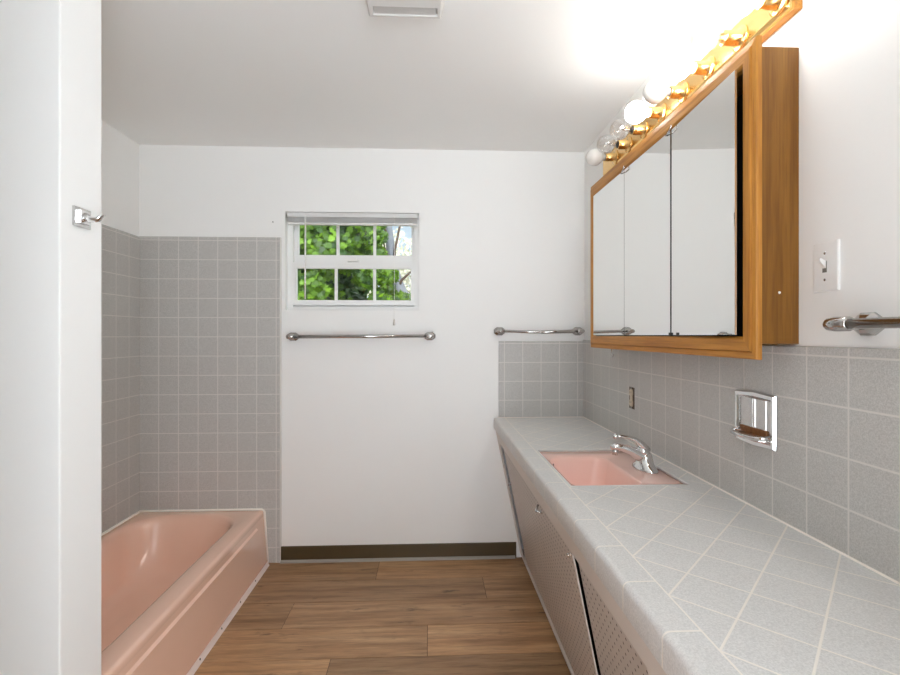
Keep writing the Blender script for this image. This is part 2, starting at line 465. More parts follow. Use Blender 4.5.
bm = BM(); tube(bm, [(-.2,YB,1.99),(-.2005,YB-.003,1.7),(-.2015,YB-.004,1.395)], .0011, 6); obj('lift_cord', bm, PLASTIC, bl)
bm = BM(); lathe(bm, (-.2015,YB-.005,1.398), (0,0,-1), [(0,.0025),(.006,.005),(.028,.008),(.036,.007),(.037,.001)], 12); obj('cord_tassel', bm, plain('tassel_plastic', (.6,.58,.55,1), .3), bl)

# wall anchor near the window corner
bm = BM(); lathe(bm, (-.8956, YB+.002, 1.9548), (0,-1,0), [(0,.003),(.004,.0035),(.005,.002)], 10)
o = obj('wall_screw', bm, BLACKM); rebase(o, (-.8956, YB, 1.9548)); tag(o, 'tiny dark screw left in white wall beside the window corner', 'screw')

# ------------------------------------------------------------------ bathtub
TZ = .307
tub = thing('bathtub', (-1.3, 2.05, 0), 'pink enamel bathtub against grey tiled walls', 'bathtub')
bm = BM()
tx0, tx1, ty0, ty1 = XL+.0085, -.943, PY1+.001, YB-.0085
L = [rrect(tx0, tx1, ty0, ty1, .012, TZ-.03), rrect(tx0, tx1, ty0, ty1, .012, TZ-.014), rrect(tx0+.003, tx1-.004, ty0+.003, ty1-.003, .012, TZ-.004),
     rrect(tx0+.012, tx1-.014, ty0+.012, ty1-.012, .012, TZ)]
ix0, ix1, iy0, iy1 = -1.585, -1.030, 1.41, 2.722
L += [rrect(ix0-.012, ix1+.010, iy0-.012, iy1+.012, .20, TZ+.001), rrect(ix0, ix1, iy0, iy1, .19, TZ-.003), rrect(ix0+.008, ix1-.007, iy0+.008, iy1-.010, .185, TZ-.012),
      rrect(ix0+.016, ix1-.014, iy0+.014, iy1-.022, .18, TZ-.035)]
for t in (.25, .5, .72, .86, .95):
    z = TZ-.035-(TZ-.035-.045)*t; q = .016+.045*t+.03*t**6
    L.append(rrect(ix0+q, ix1-q+.004, iy0+.014+.05*t+.03*t**6, iy1-.022-.105*t-.05*t**5, .18-.02*t, z))
L.append(rrect(ix0+.125, ix1-.115, iy0+.13, iy1-.24, .13, .040))
L.append(rrect(ix0+.2, ix1-.2, iy0+.3, iy1-.45, .06, .036))
loft(bm, L, True, False, True)
# apron: slopes in a little from the rim to the floor, swelling into a raised lower panel
y0, y1 = PY1+.001, YB-.0085
prism(bm, [(-.960,y0,TZ-.028),(-.9435,y0,TZ-.028),(-.9435,y0,TZ-.034),(-.9225,y0,.0),(-.960,y0,0)], (0,y1-y0,0))
tb = obj('tub_body', bm, PINK, tub)
bm = BM()
def ax(z): return -.9435+(TZ-.034-z)/(TZ-.034)*.021
prism(bm, [(ax(.252)-.004,PY1+.04,.254),(ax(.243)+.0085,PY1+.04,.2405),(ax(.03)+.0085,PY1+.04,.0),(ax(.03)-.004,PY1+.04,.0)], (0,2.665-PY1-.04,0))
bev(bm, .004, 3)
obj('apron_panel', bm, PINK, tub)
bm = BM(); x = ax(.0)+.0095
prism(bm, [(x-.002,PY1+.002,.023),(x+.0015,PY1+.002,.023),(x+.006,PY1+.002,.008),(x+.011,PY1+.002,.001),(x-.002,PY1+.002,.001)], (0,YB-.040-PY1,0))
ks = obj('kick_strip', bm, STRIP, tub); ks['label'] = 'pale strip screwed along the foot of the tub'
for yy in (1.50,1.72,1.95,2.15,2.36,2.56):
    bm = BM(); lathe(bm, (x+.001,yy,.015), (.97,0,.25), [(0,.0042),(.0035,.0042),(.0045,.0015)], 10); obj('screw', bm, BLACKM, ks)
bm = BM()
tube(bm, [(tx0+.001,PY1+.01,TZ+.001),(tx0+.001,ty1-.001,TZ+.001),(tx1-.01,ty1-.001,TZ+.001),(tx1+.003,ty1-.001,TZ-.012),(tx1+.005,ty1-.001,TZ-.05),(-.9215,ty1-.001,.004)], .0062, 8)
obj('caulk_bead', bm, CAULK, tub)
bm = BM(); lathe(bm, (-1.3,1.62,.042), (0,0,1), [(0,.034),(.003,.034),(.004,.028),(.002,.022)], 20); obj('drain', bm, CHROME, tub)

# ------------------------------------------------------------------ vanity
fx = lambda z: .41+.2025*(.6486-z)          # sloping face plane
nv = Vector((-1,0,-.2025)).normalized()       # outward normal of the face (towards the room, downwards)
def slab(bm, y0, y1, z0, z1, d0, d1):
    """board lying in the sloping face; d = distance out from the plane"""
    pts = []
    for z, d in ((z0,d0),(z1,d0),(z1,d1),(z0,d1)):
        p = Vector((fx(z), y0, z))+nv*d; pts.append(p)
    prism(bm, pts, (0, y1-y0, 0))
VY0 = .196
van = thing('vanity_cabinet', (.65, 1.45, 0), 'long built-in vanity with sloping pegboard doors below the counter', 'vanity')
bm = BM(); slab(bm, VY0, YB-.001, .690, .7562, -.02, 0); bev(bm, .0015, 1); obj('top_rail', bm, CABW, van)
bm = BM(); slab(bm, VY0, YB-.001, .028, .046, -.022, .002); bev(bm, .0015, 1); obj('bottom_rail', bm, CABW, van)
for a, b, th in ((2.705, YB-.001, .004), (.80, .868, .02), (VY0, .25, .02)):
    bm = BM(); slab(bm, a, b, .046, .690, -th, 0); bev(bm, .0015, 1); obj('stile', bm, CABW, van)
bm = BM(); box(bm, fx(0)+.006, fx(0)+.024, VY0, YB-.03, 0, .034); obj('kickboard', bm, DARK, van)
bm = BM()
box(bm, .60, XR-.01, VY0, YB-.002, .04, .06); box(bm, XR-.02, XR-.01, VY0, YB-.002, .06, .70)
prism(bm, [(fx(.06)+.03,VY0,.06),(fx(.69)+.03,VY0,.69),(XR-.01,VY0,.69),(XR-.01,VY0,.06)], (0,.016,0))
prism(bm, [(fx(.06)+.016,2.712,.06),(fx(.69)+.016,2.712,.69),(XR-.01,2.712,.69),(XR-.01,2.712,.06)], (0,.016,0))
obj('carcass', bm, DARK, van)  # far panel added and coloured near-black so the door gap reads as shade
# cutout for sink in carcass is the open top
bm = BM(); slab(bm, 1.352, 2.610, .058, .687, -.0085, -.004); bev(bm, .0008, 1)
d1 = obj('door', bm, PEG, van); d1['label'] = 'front sliding pegboard panel with a chrome pull'
bm = BM(); slab(bm, .870, 1.338, .050, .689, -.021, -.014)
d2 = obj('door', bm, PEG, van); d2['label'] = 'rear sliding pegboard panel'
bm = BM(); slab(bm, .255, .80, .050, .689, -.015, -.008); obj('door', bm, PEG, van)
def knobat(y, z, parent, r=.009, l=.018, name='pull_knob'):
    bm = BM(); p = Vector((fx(z), y, z))+nv*-.004
    lathe(bm, p, nv, [(0,r*.9),(l*.15,r*.9),(l*.2,r*.45),(l*.55,r*.45),(l*.7,r),(l*.95,r*.85),(l,r*.3)], 14)
    return obj(name, bm, CHROMEB, parent)
knobat(2.592, .497, d1)
# small hooked latch on the upper edge of the front panel
bm = BM(); p = Vector((fx(.660), 1.745, .660))-nv*.003
tube(bm, [p+Vector((0,-.012,0)), p+nv*.014+Vector((0,-.012,.001)), p+nv*.018+Vector((0,0,.002)), p+nv*.014+Vector((0,.016,.002)), p+nv*.005+Vector((0,.026,.012))], .0042, 10)
lathe(bm, p+Vector((0,-.012,0)), nv, [(0,.009),(.002,.009),(.003,.005)], 12)
obj('latch', bm, CHROMEB, d1)
knobat(1.366, .672, d1, .006, .012, 'roller_catch')

# ------------------------------------------------------------------ countertop (tiled), with cut-out for the sink
CZ, CB = .822, .761
sx0, sx1, sy0, sy1 = .452, .838, 1.512, 1.992
ct = thing('countertop', (.65, 1.45, CB), 'long grey-white tiled countertop with diagonal tiles and rounded front edge', 'countertop')
bm = BM()
NX = .378
CY0, CY1 = VY0, YB-.0095
CX1 = XR-.0095
xs = [NX+.02, sx0, sx1, CX1]; ys = [CY0, sy0, sy1, CY1]
for i in range(3):
    for j in range(3):
        if i == 1 and j == 1: continue
        f = bm.faces.new([bm.verts.new(q) for q in ((xs[i],ys[j],CZ),(xs[i+1],ys[j],CZ),(xs[i+1],ys[j+1],CZ),(xs[i],ys[j+1],CZ))])
prof = [(NX+.02,CZ),(NX+.013,CZ)]+[(NX+.013-.013*math.sin(t), CZ-.013+.013*math.cos(t)) for t in [PI/2*k/8 for k in range(1,9)]]+[(NX,CB+.002),(NX+.002,CB),(NX+.05,CB)]
loft(bm, [[(x,y,z) for x, z in prof] for y in (CY0, CY1)], closed=False)
for (xa,ya,xb,yb) in ((sx0,sy0,sx0,sy1),(sx0,sy1,sx1,sy1),(sx1,sy1,sx1,sy0),(sx1,sy0,sx0,sy0)):
    bm.faces.new([bm.verts.new(q) for q in ((xa,ya,CZ),(xb,yb,CZ),(xb,yb,CZ-.03),(xa,ya,CZ-.03))])
bmesh.ops.remove_doubles(bm, verts=bm.verts[:], dist=.0002)
for y in (CY0, CY1):
    pass
obj('tile_top', bm, COUNTER, ct, recalc=True)
bm = BM()
lp = [(sx0,sy0),(sx1,sy0),(sx1,sy1),(sx0,sy1)]
for (xa,ya),(xb,yb) in zip(lp, lp[1:]+lp[:1]):
    tube(bm, [(xa,ya,CZ-.0015),(xb,yb,CZ-.0015)], .0032, 8)
obj('edge_trim', bm, plain('tile_edge_glaze', (.68,.68,.665,1), .3), ct)
bm = BM(); tube(bm, [(CX1,CY0,CZ),(CX1,CY1,CZ),(.40,CY1,CZ)], .0035, 8); obj('caulk_bead', bm, CAULK, ct)
bm = BM(); box(bm, NX+.05, .452, VY0, YB-.01, CB+.001, CB+.018); box(bm, .87, CX1, VY0, YB-.01, CB+.001, CB+.018); obj('substrate', bm, CABW, ct)

# ------------------------------------------------------------------ sink
RZ = CZ-.006
sk = thing('sink', ((sx0+sx1)/2, (sy0+sy1)/2, .64), 'pink porcelain sink set into the tiled counter', 'sink')
bm = BM()
bx0, bx1, by0, by1 = .468, .700, 1.517, 1.888
L = [rrect(sx0+.001, sx1-.001, sy0+.001, sy1-.001, .004, RZ-.02), rrect(sx0+.001, sx1-.001, sy0+.001, sy1-.001, .004, RZ-.002), rrect(sx0+.004, sx1-.004, sy0+.004, sy1-.004, .004, RZ),
     rrect(bx0-.003, bx1+.004, by0-.001, by1+.004, .050, RZ), rrect(bx0, bx1, by0+.002, by1, .048, RZ-.003), rrect(bx0+.003, bx1-.004, by0+.005, by1-.004, .046, RZ-.014)]
for t in (.25, .5, .75, .9):
    q = .006+.022*t+.02*t**5
    L.append(rrect(bx0+q, bx1-q-.01*t, by0+q+.01*t, by1-q-.018*t, .046, RZ-.014-.115*t))
L.append(rrect(bx0+.07, bx1-.08, by0+.09, by1-.11, .03, RZ-.128)); L.append(rrect(bx0+.1, bx1-.105, by0+.16, by1-.175, .008, RZ-.130))
loft(bm, L, True, False, True)
obj('basin', bm, PINKS, sk)
bm = BM(); lathe(bm, (.583,1.69,RZ-.1305), (0,0,1), [(0,.022),(.003,.022),(.004,.017),(.002,.012)], 18); obj('drain', bm, CHROME, sk)
bm = BM(); lathe(bm, (.4795,1.835,RZ-.014), (1,0,.12), [(0,.006),(.0015,.006),(.002,.004)], 12); obj('overflow_hole', bm, BLACKM, sk)

# ------------------------------------------------------------------ faucet
FX, FY = .785, 1.715
fc = thing('faucet', (FX, FY, RZ), 'chrome single-lever faucet on the pink sink deck', 'faucet')
bm = BM()
# base: oval deck plate rising into a humped body
L = []
for h, a, b in ((0,.036,.072),(.006,.036,.072),(.012,.033,.066),(.022,.029,.046),(.034,.027,.033),(.048,.025,.027),(.060,.022,.023)):
    L.append([(FX+a*math.cos(t), FY+b*math.sin(t), RZ+h) for t in [2*PI*k/28 for k in range(28)]])
loft(bm, L, True, True, True)
obj('base', bm, CHROME, fc)
bm = BM()
tube(bm, [(FX+.004,FY,RZ+.036),(FX-.02,FY,RZ+.052),(FX-.05,FY,RZ+.068),(FX-.085,FY,RZ+.080),(FX-.112,FY,RZ+.083),(FX-.124,FY,RZ+.079)],
     [(.025,.024),(.022,.022),(.018,.016),(.016,.013),(.015,.012),(.010,.008)], 18)
sp = obj('spout', bm, CHROME, fc)
bm = BM(); lathe(bm, (FX-.108,FY,RZ+.078), (-.12,0,-1), [(0,.0115),(.016,.0115),(.018,.0105),(.024,.0105),(.024,.007)], 16); obj('aerator', bm, CHROMEB, sp)
bm = BM()
sphere(bm, (FX-.006,FY,RZ+.066), .024, 18, (1,1,.9))
tube(bm, [(FX+.004,FY,RZ+.066),(FX-.016,FY,RZ+.092),(FX-.036,FY,RZ+.108),(FX-.062,FY,RZ+.117),(FX-.090,FY,RZ+.121),(FX-.106,FY,RZ+.121)],
     [(.021,.019),(.018,.014),(.014,.009),(.010,.006),(.008,.005),(.007,.005)], 16)
sphere(bm, (FX-.108,FY,RZ+.120), .010, 12)
obj('lever', bm, CHROME, fc)
bm = BM(); tube(bm, [(FX+.024,FY+.03,RZ+.006),(FX+.024,FY+.03,RZ+.048)], .0024, 8); sphere(bm, (FX+.024,FY+.03,RZ+.050), .006, 10); obj('pop_up_rod', bm, CHROMEB, fc)

# ------------------------------------------------------------------ medicine cabinet
FXF, FXB = .787, .807
oy0, oy1, oz0, oz1 = 1.130, 2.324, 1.2435, 2.031
iy0, iy1, iz0, iz1 = 1.177, 2.286, 1.300, 1.977
cab = thing('medicine_cabinet', (.86, 1.72, 1.2815), 'oak framed medicine cabinet with three mirror doors on right wall', 'cabinet')
bm = BM()
b0, b1, bz0, bz1, t = 1.153, 2.30, 1.2815, 2.018, .016
box(bm, FXB, XR-.0005, b0, b0+t, bz0, bz1); box(bm, FXB, XR-.0005, b1-t, b1, bz0, bz1)
bev(bm, .002, 2)
box(bm, FXB, XR-.0005, b0+t, b1-t, bz0, bz0+t); box(bm, FXB, XR-.0005, b0+t, b1-t, bz1-t, bz1)
cb_ = obj('cabinet_box', bm, OAK_V, cab)
bm = BM(); box(bm, XR-.012, XR-.004, b0+t, b1-t, bz0+t, bz1-t)
for a, b in ((b0+t, b0+t+.003), (b1-t-.003, b1-t)): box(bm, FXB-.002, XR-.012, a, b, bz0+t, bz1-t)
obj('shade_liner', bm, DARK, cab)  # added sheets, dark of the closed interior put into their colour
bm = BM()
prof = [(0,FXB),(0,FXF+.010),(.04,FXF+.006),(.30,FXF+.004),(.33,FXF+.0065),(.36,FXF+.0005),(.42,FXF),(.86,FXF),(.94,FXF+.002),(1,FXF+.006),(1,FXB)]
loops = []
for tt, x in prof:
    a, b = oy0+(iy0-oy0)*tt, oy1+(iy1-oy1)*tt; c, d = oz0+(iz0-oz0)*tt, oz1+(iz1-oz1)*tt
    loops.append([(x,a,c),(x,b,c),(x,b,d),(x,a,d)])
loops.append(loops[0])
vs = [[bm.verts.new(p) for p in lp] for lp in loops]
for A, B in zip(vs, vs[1:]):
    for i in range(4):
        f = bm.faces.new((A[i],A[(i+1)%4],B[(i+1)%4],B[i])); f.material_index = 0 if i in (0,2) else 1
bmesh.ops.remove_doubles(bm, verts=bm.verts[:], dist=1e-5)
obj('door_frame', bm, [OAK_Y, OAK_Z], cab)
# mirrors: hinge order from the far end; the nearest one stands slightly ajar
MX = FXF+.004
doors = []
for k, (a, b) in enumerate(((1.9155, iy1-.001), (1.5425, 1.9130), (iy0+.004, 1.5330))):
    bm = BM(); box(bm, MX, MX+.005, a, b, iz0+.004, iz1-.003)
    bev(bm, .0008, 1)
    if k == 2:
        bmesh.ops.rotate(bm, cent=(MX+.002, 1.5365, 1.6), matrix=Matrix.Rotation(-math.radians(2.95), 3, 'Z'), verts=bm.verts[:])
    d = obj('mirror_door', bm, MIRROR, cab); doors.append(d)
doors[2]['label'] = 'nearest mirror door standing slightly ajar'
# hinge clips
for y, z, dr in ((1.914, iz1-.006, 1), (1.5385, iz1-.006, 1), (1.5385, iz0+.008, -1), (1.49, iz0+.008, -1)):
    bm = BM()
    if dr > 0: tube(bm, [(MX-.002,y+.03,z-.002),(MX-.008,y+.006,z-.004),(MX-.012,y-.018,z-.001),(MX-.010,y-.024,z+.010)], .0022, 8)
    else: box(bm, MX-.006, MX-.0005, y-.003, y+.003, z-.008, z+.004)
    obj('mirror_clip', bm, CHROMEB if dr > 0 else BLACKM, cab)
bm = BM(); lathe(bm, (.868,b0+.001,1.409), (0,-1,0), [(0,.0035),(.0015,.0033),(.002,.001)], 10); obj('screw_cap', bm, PLASTIC, cab)

# cup hook under the frame
bm = BM()
hy, hz, hx = 2.075, oz0, .801
tube(bm, [(hx,hy,hz+.002),(hx,hy,hz-.012)]+[(hx-.001,hy-.012+.012*math.cos(t)*1.0,hz-.022-.012*math.sin(t)) for t in [-.9+k*.42 for k in range(11)]], .0017, 8)
o = obj('cup_hook', bm, CHROMEB, cab); o['label'] = 'small metal cup hook under the frame'

# ------------------------------------------------------------------ vanity light
ly0, ly1, lz0, lz1 = 1.142, 2.42, 2.108, 2.212
vl = thing('vanity_light', (XR-.02, 1.8, 2.16), 'brass and oak light bar with eight globe bulbs above the mirrors', 'light')
bm = BM(); box(bm, XR-.022, XR-.0005, ly0, ly1, lz0, lz1); bev(bm, .004, 2); obj('backboard', bm, OAK_Y, vl)
bm = BM()
loft(bm, [[(XR-.021,ly0+.004,lz0+.003),(XR-.021,ly1-.004,lz0+.003),(XR-.021,ly1-.004,lz1-.003),(XR-.021,ly0+.004,lz1-.003)],
          [(XR-.028,ly0+.006,lz0+.005),(XR-.028,ly1-.006,lz0+.005),(XR-.028,ly1-.006,lz1-.005),(XR-.028,ly0+.006,lz1-.005)],
          [(XR-.034,ly0+.016,lz0+.014),(XR-.034,ly1-.016,lz0+.014),(XR-.034,ly1-.016,lz1-.014),(XR-.034,ly0+.016,lz1-.014)]], True, True, True, False)
obj('brass_plate', bm, BRASS, vl)
kinds = ['lit', 'litclear', 'lit', 'frost', 'lit', 'clear', 'clear', 'frost']
labels = ['large lit white globe bulb nearest the bare end of the light bar', 'lit clear globe bulb with bright filament, second from near end of light bar',
          'lit white globe bulb beside the unlit white one, third on light bar', 'unlit white globe bulb between two glowing bulbs on the light bar',
          'lit white globe bulb beside the two clear unlit bulbs', 'clear unlit globe bulb next to the last glowing bulb',
          'clear unlit globe bulb next to the white bulb at the far end', 'unlit white globe bulb at the far end of the light bar by the back wall']
SZ = 2.148
for k in range(8):
    y = 1.176+.1525*k; x0 = XR-.034
    bm = BM()
    lathe(bm, (x0,y,SZ), (-1,0,0), [(-.001,.034),(.003,.034),(.005,.028),(.006,.0205),(.046,.0205),(.050,.0195),(.050,.015)], 24)
    s = obj('socket', bm, BRASS, vl)
    bm = BM(); lathe(bm, (x0-.044,y,SZ), (-1,0,0), [(0,.0155),(.0065,.0158),(.0075,.0135)], 20); obj('socket_liner', bm, BRASS if 'lit' in kinds[k] else PORC, s)
    c = Vector((.783, y, SZ)); R = .040
    bm = BM()
    prof = []
    nk = .016
    xs_ = x0-.054-c.x
    # neck then globe
    prof = [(-xs_+.0, nk*.85)]
    t0 = math.asin(nk/R)
    for q in range(0, 19):
        t = PI-t0-(PI-t0)*q/18
        prof.append((-R*math.cos(PI-t)*-1 if False else -(R*math.cos(t))*-1, R*math.sin(t)))
    # profile measured along -X from the globe centre
    P = [(-(x0-.050-c.x), .0145)]+[(-R*math.cos(t), R*math.sin(t)) for t in [t0+(PI-t0)*q/18 for q in range(19)]]
    lathe(bm, c, (-1,0,0), P, 28)
    kd = kinds[k]
    g = {'lit': LIT, 'frost': FROST, 'clear': CLEAR, 'litclear': CLEAR}[kd]
    b = obj('globe_bulb', bm, g); rebase(b, c); tag(b, labels[k], 'light bulb', 'globe bulbs on the vanity light bar')
    if 'clear' in kd:
        bm = BM()
        tube(bm, [(c.x+.012,y-.012,SZ)]+[(c.x-.006-.004*(i%2),y-.012+.003*i,SZ+.002*(i%2)) for i in range(9)]+[(c.x+.012,y+.012,SZ)], .0045 if kd=='litclear' else .0008, 6)
        if kd == 'litclear': sphere(bm, (c.x-.004,y,SZ), .019, 16, (1,1,1))
        f = obj('filament', bm, FILA if kd == 'litclear' else FILOFF, b)
        if kd == 'litclear': f['label'] = 'glowing filament'
        bm = BM(); lathe(bm, (c.x+.050,y,SZ), (-1,0,0), [(0,.009),(.022,.007),(.036,.004),(.040,.001)], 12); obj('stem', bm, CLEAR, b)

# ------------------------------------------------------------------ towel bars
def bracket(bm, p, n, up, side, w=.066, h=.048, reach=.06):
    """hexagonal flange on the wall and a post reaching out"""
    p, n, up, side = Vector(p), Vector(n), Vector(up), Vector(side)
    hexa = [(-.5,-.22),(-.22,-.5),(.22,-.5),(.5,-.22),(.5,.22),(.22,.5),(-.22,.5),(-.5,.22)]
    loft(bm, [[p+side*a*w*s+up*b*h*s+n*d for a, b in hexa] for d, s in ((0,1),(.006,1),(.011,.80),(.016,.52),(.03,.40),(reach-.012,.40),(reach-.004,.50),(reach+.010,.46),(reach+.014,.30))], True, True, True, False)
    bev(bm, .0012, 1, .6)
def towel_bar(a, b, n, label, loc, r=.0105, kink=None, r2=None, e=.024):
    a, b, n = Vector(a), Vector(b), Vector(n); d = (b-a).normalized()
    tb = thing('towel_bar', loc, label, 'towel bar', 'chrome towel bars')
    bm = BM(); A, B = a+n*.06, b+n*.06
    if kink: tube(bm, [A, A.lerp(B,.49)+Vector((0,0,kink)), A.lerp(B,.5)+Vector((0,0,kink)), A.lerp(B,.505)+Vector((0,0,kink)), B], [r, r, r, r2, r2], 16)
    else: tube(bm, [A, B], r, 18)
    obj('bar', bm, CHROMED, tb)
    for p in (a, b):
        bm = BM(); bracket(bm, p, n, (0,0,1), d)
        s = -1 if p is a else 1
        lathe(bm, p+n*.06-d*s*.020, d*s, [(0,r*1.1),(.003,r*1.4),(.020+e*.35,r*1.45),(.020+e*.75,r*1.25),(.020+e*.95,r*.75),(.020+e,r*.2)], 18)
        obj('bracket', bm, CHROMED, tb)
    return tb
towel_bar((-.780,YB,1.296), (.004,YB,1.299), (0,-1,0), 'long chrome towel bar on white wall under the window', (-.39,YB,1.297))
towel_bar((.412,YB,1.328), (.876,YB,1.328), (0,-1,0), 'short chrome towel bar above the tile splash at counter end', (.64,YB,1.328), r=.0085, kink=-.006, r2=.0105)
towel_bar((XR,.962,1.3265), (XR,.40,1.3265), (-1,0,0), 'chrome towel bar on right wall below the light switch', (XR,.7,1.3265), r=.0108, e=.042)

# robe hook on the wing wall
hk = thing('robe_hook', (PX, 1.217, 1.59), 'chrome robe hook on the end of the white wing wall', 'hook')
bm = BM(); box(bm, PX-.001, PX+.005, 1.183, 1.239, 1.567, 1.613); bev(bm, .002, 2); obj('back_plate', bm, CHROMEB, hk)
bm = BM(); box(bm, PX+.004, PX+.012, 1.196, 1.228, 1.575, 1.606); bev(bm, .003, 2)
tube(bm, [(PX+.008,1.212,1.594),(PX+.022,1.212,1.586),(PX+.040,1.212,1.587),(PX+.055,1.212,1.599)], [(.011,.010),(.010,.008),(.009,.006),(.006,.003)], 14)
obj('hook', bm, CHROME, hk)

# ------------------------------------------------------------------ light switch
sw = thing('light_switch', (XR, 1.068, 1.46), 'white toggle light switch on the wall beside the oak cabinet', 'switch')
bm = BM(); box(bm, XR-.006, XR-.0003, 1.033, 1.103, 1.4045, 1.518)
bev(bm, .004, 3, edges=[e for e in bm.edges if all(v.co.x < XR-.004 for v in e.verts)]); obj('plate', bm, PLASTIC, sw)
bm = BM(); box(bm, XR-.0075, XR-.005, 1.0625, 1.0735, 1.448, 1.474); obj('toggle_slot', bm, plain('slot_shadow', (.18,.17,.15,1), .6), sw)
bm = BM(); prism(bm, [(XR-.006,1.0635,1.456),(XR-.006,1.0635,1.473),(XR-.020,1.0635,1.481),(XR-.022,1.0635,1.474)], (0,.009,0)); bev(bm, .0015, 2); obj('toggle', bm, PLASTIC, sw)
for z in (1.431, 1.492):
    bm = BM(); lathe(bm, (XR-.0055,1.068,z), (-1,0,0), [(0,.0032),(.0015,.003),(.002,.001)], 10); obj('screw', bm, CHROMEB, sw)

# ------------------------------------------------------------------ soap dish
TX = XR-.009
sd = thing('soap_dish', (TX, 1.295, 1.0), 'chrome recessed soap dish in the tile above the counter', 'soap dish')
y0, y1, z0, z1 = 1.213, 1.377, 1.000, 1.144
bm = BM()
fr = .016
def ring(x, d, bow=0):
    ym = (y0+y1)/2
    return [(x,y0+d,z0+d),(x,ym,z0+d-bow),(x,y1-d,z0+d),(x,y1-d,z1-d),(x,ym,z1-d+bow),(x,y0+d,z1-d)]
loft(bm, [ring(TX,0,.005), ring(TX-.005,0,.005), ring(TX-.011,.004,.005), ring(TX-.011,.012,.003), ring(TX-.006,.017), ring(TX+.002,.019), ring(TX+.007,.021)], True, True, False, False)
bev(bm, .0012, 2, .6); obj('frame', bm, CHROME, sd)
bm = BM(); box(bm, TX-.0040, TX-.0015, y0+.017, y1-.017, z0+.017, z1-.017)
for yy in (1.256, 1.299, 1.311): box(bm, TX-.0060, TX-.0035, yy-.004, yy+.004, z0+.02, z1-.018)
obj('back_plate', bm, CHROMEB, sd)
bm = BM()
L = []
for x, h, w in ((TX-.004,.014,.062),(TX-.020,.012,.064),(TX-.034,.010,.056),(TX-.040,.008,.044)):
    ym = (y0+y1)/2
    L.append([(x,ym-w,z0+.020),(x,ym-w,z0+.020+h),(x,ym-w+.006,z0+.020+h),(x,ym-w+.008,z0+.026),(x,ym+w-.008,z0+.026),(x,ym+w-.006,z0+.020+h),(x,ym+w,z0+.020+h),(x,ym+w,z0+.020)])
loft(bm, L, True, True, True, False)
tube(bm, [(TX-.006,(y0+y1)/2-.066,z0+.030),(TX-.026,(y0+y1)/2-.062,z0+.029),(TX-.038,(y0+y1)/2-.048,z0+.027),(TX-.044,(y0+y1)/2,z0+.026),(TX-.038,(y0+y1)/2+.048,z0+.027),(TX-.026,(y0+y1)/2+.062,z0+.029),(TX-.006,(y0+y1)/2+.066,z0+.030)], .0065, 10)
obj('tray', bm, CHROME, sd)
bm = BM(); box(bm, TX-.034, TX-.006, (y0+y1)/2-.052, (y0+y1)/2+.054, z0+.0262, z0+.0285); box(bm, TX-.0075, TX-.0055, (y0+y1)/2-.050, (y0+y1)/2+.060, z0+.028, z0+.046)
bev(bm, .001, 1); o = obj('rust_stain', bm, RUST, sd); o['label'] = 'rusty brown bottom of the dish'

# ------------------------------------------------------------------ outlet without its cover plate
ou = thing('electrical_outlet', (TX, 2.113, 1.023), 'bare electrical outlet without cover plate in tile behind faucet', 'outlet')
bm = BM(); box(bm, TX-.0006, TX-.0001, 2.086, 2.141, .975, 1.071); bev(bm, .0001, 1); o = obj('box_opening', bm, plain('box_brown', (.10,.07,.05,1), .8), ou)
bm = BM()
for z in (1.001, 1.045):
    L = [[(x, 2.117+w*(.017*math.cos(t) if abs(math.cos(t)) < .9 else math.copysign(.0155, math.cos(t))), z+w*.0155*math.sin(t)) for t in [2*PI*k/20 for k in range(20)]] for x, w in ((TX-.0005,1),(TX-.005,1),(TX-.006,.93))]
    loft(bm, L, True, True, True, False)
box(bm, TX-.0035, TX-.0005, 2.106, 2.128, .985, 1.061)
rc = obj('receptacle', bm, IVORY, ou)
for z in (1.001, 1.045):
    for yy, h in ((2.111,.004),(2.123,.005)):
        bm = BM(); box(bm, TX-.0064, TX-.0055, yy-.001, yy+.001, z-h+.003, z+h+.003); obj('slot', bm, BLACKM, rc)
for z in (.981, 1.066):
    bm = BM(); box(bm, TX-.003, TX-.0005, 2.110, 2.124, z-.004, z+.004); obj('mounting_ear', bm, CHROMEB, ou)

# ------------------------------------------------------------------ exhaust fan
fx0, fx1, fy0, fy1 = -.199, .046, 1.325, 1.572
fan = thing('exhaust_fan', ((fx0+fx1)/2, (fy0+fy1)/2, ZC), 'white square exhaust fan cover on the ceiling', 'fan')
bm = BM()
R4 = lambda d, z: [(fx0+d,fy0+d,z),(fx1-d,fy0+d,z),(fx1-d,fy1-d,z),(fx0+d,fy1-d,z)]
loft(bm, [R4(-.006,ZC-.0005), R4(-.002,ZC-.012), R4(.004,ZC-.044), R4(.010,ZC-.052), R4(.019,ZC-.052), R4(.022,ZC-.044)], True, False, False, False)
bev(bm, .003, 2, .4)
obj('housing', bm, FANW, fan)
bm = BM(); box(bm, fx0+.016, fx1-.016, fy0+.015, fy1-.061, ZC-.053, ZC-.040); bev(bm, .003, 2); obj('center_panel', bm, FANW, fan)
bm = BM(); box(bm, fx0+.018, fx1-.018, fy0+.018, fy1-.018, ZC-.041, ZC-.039)
for q in range(4):
    y = fy1-.024-.0098*q
    prism(bm, [(fx0+.024,y,ZC-.050),(fx0+.024,y-.0012,ZC-.050),(fx0+.024,y-.0062,ZC-.043),(fx0+.024,y-.005,ZC-.043)], (fx1-fx0-.048,0,0))
o = obj('grille', bm, FANG, fan); o['label'] = 'grey louvred grille'

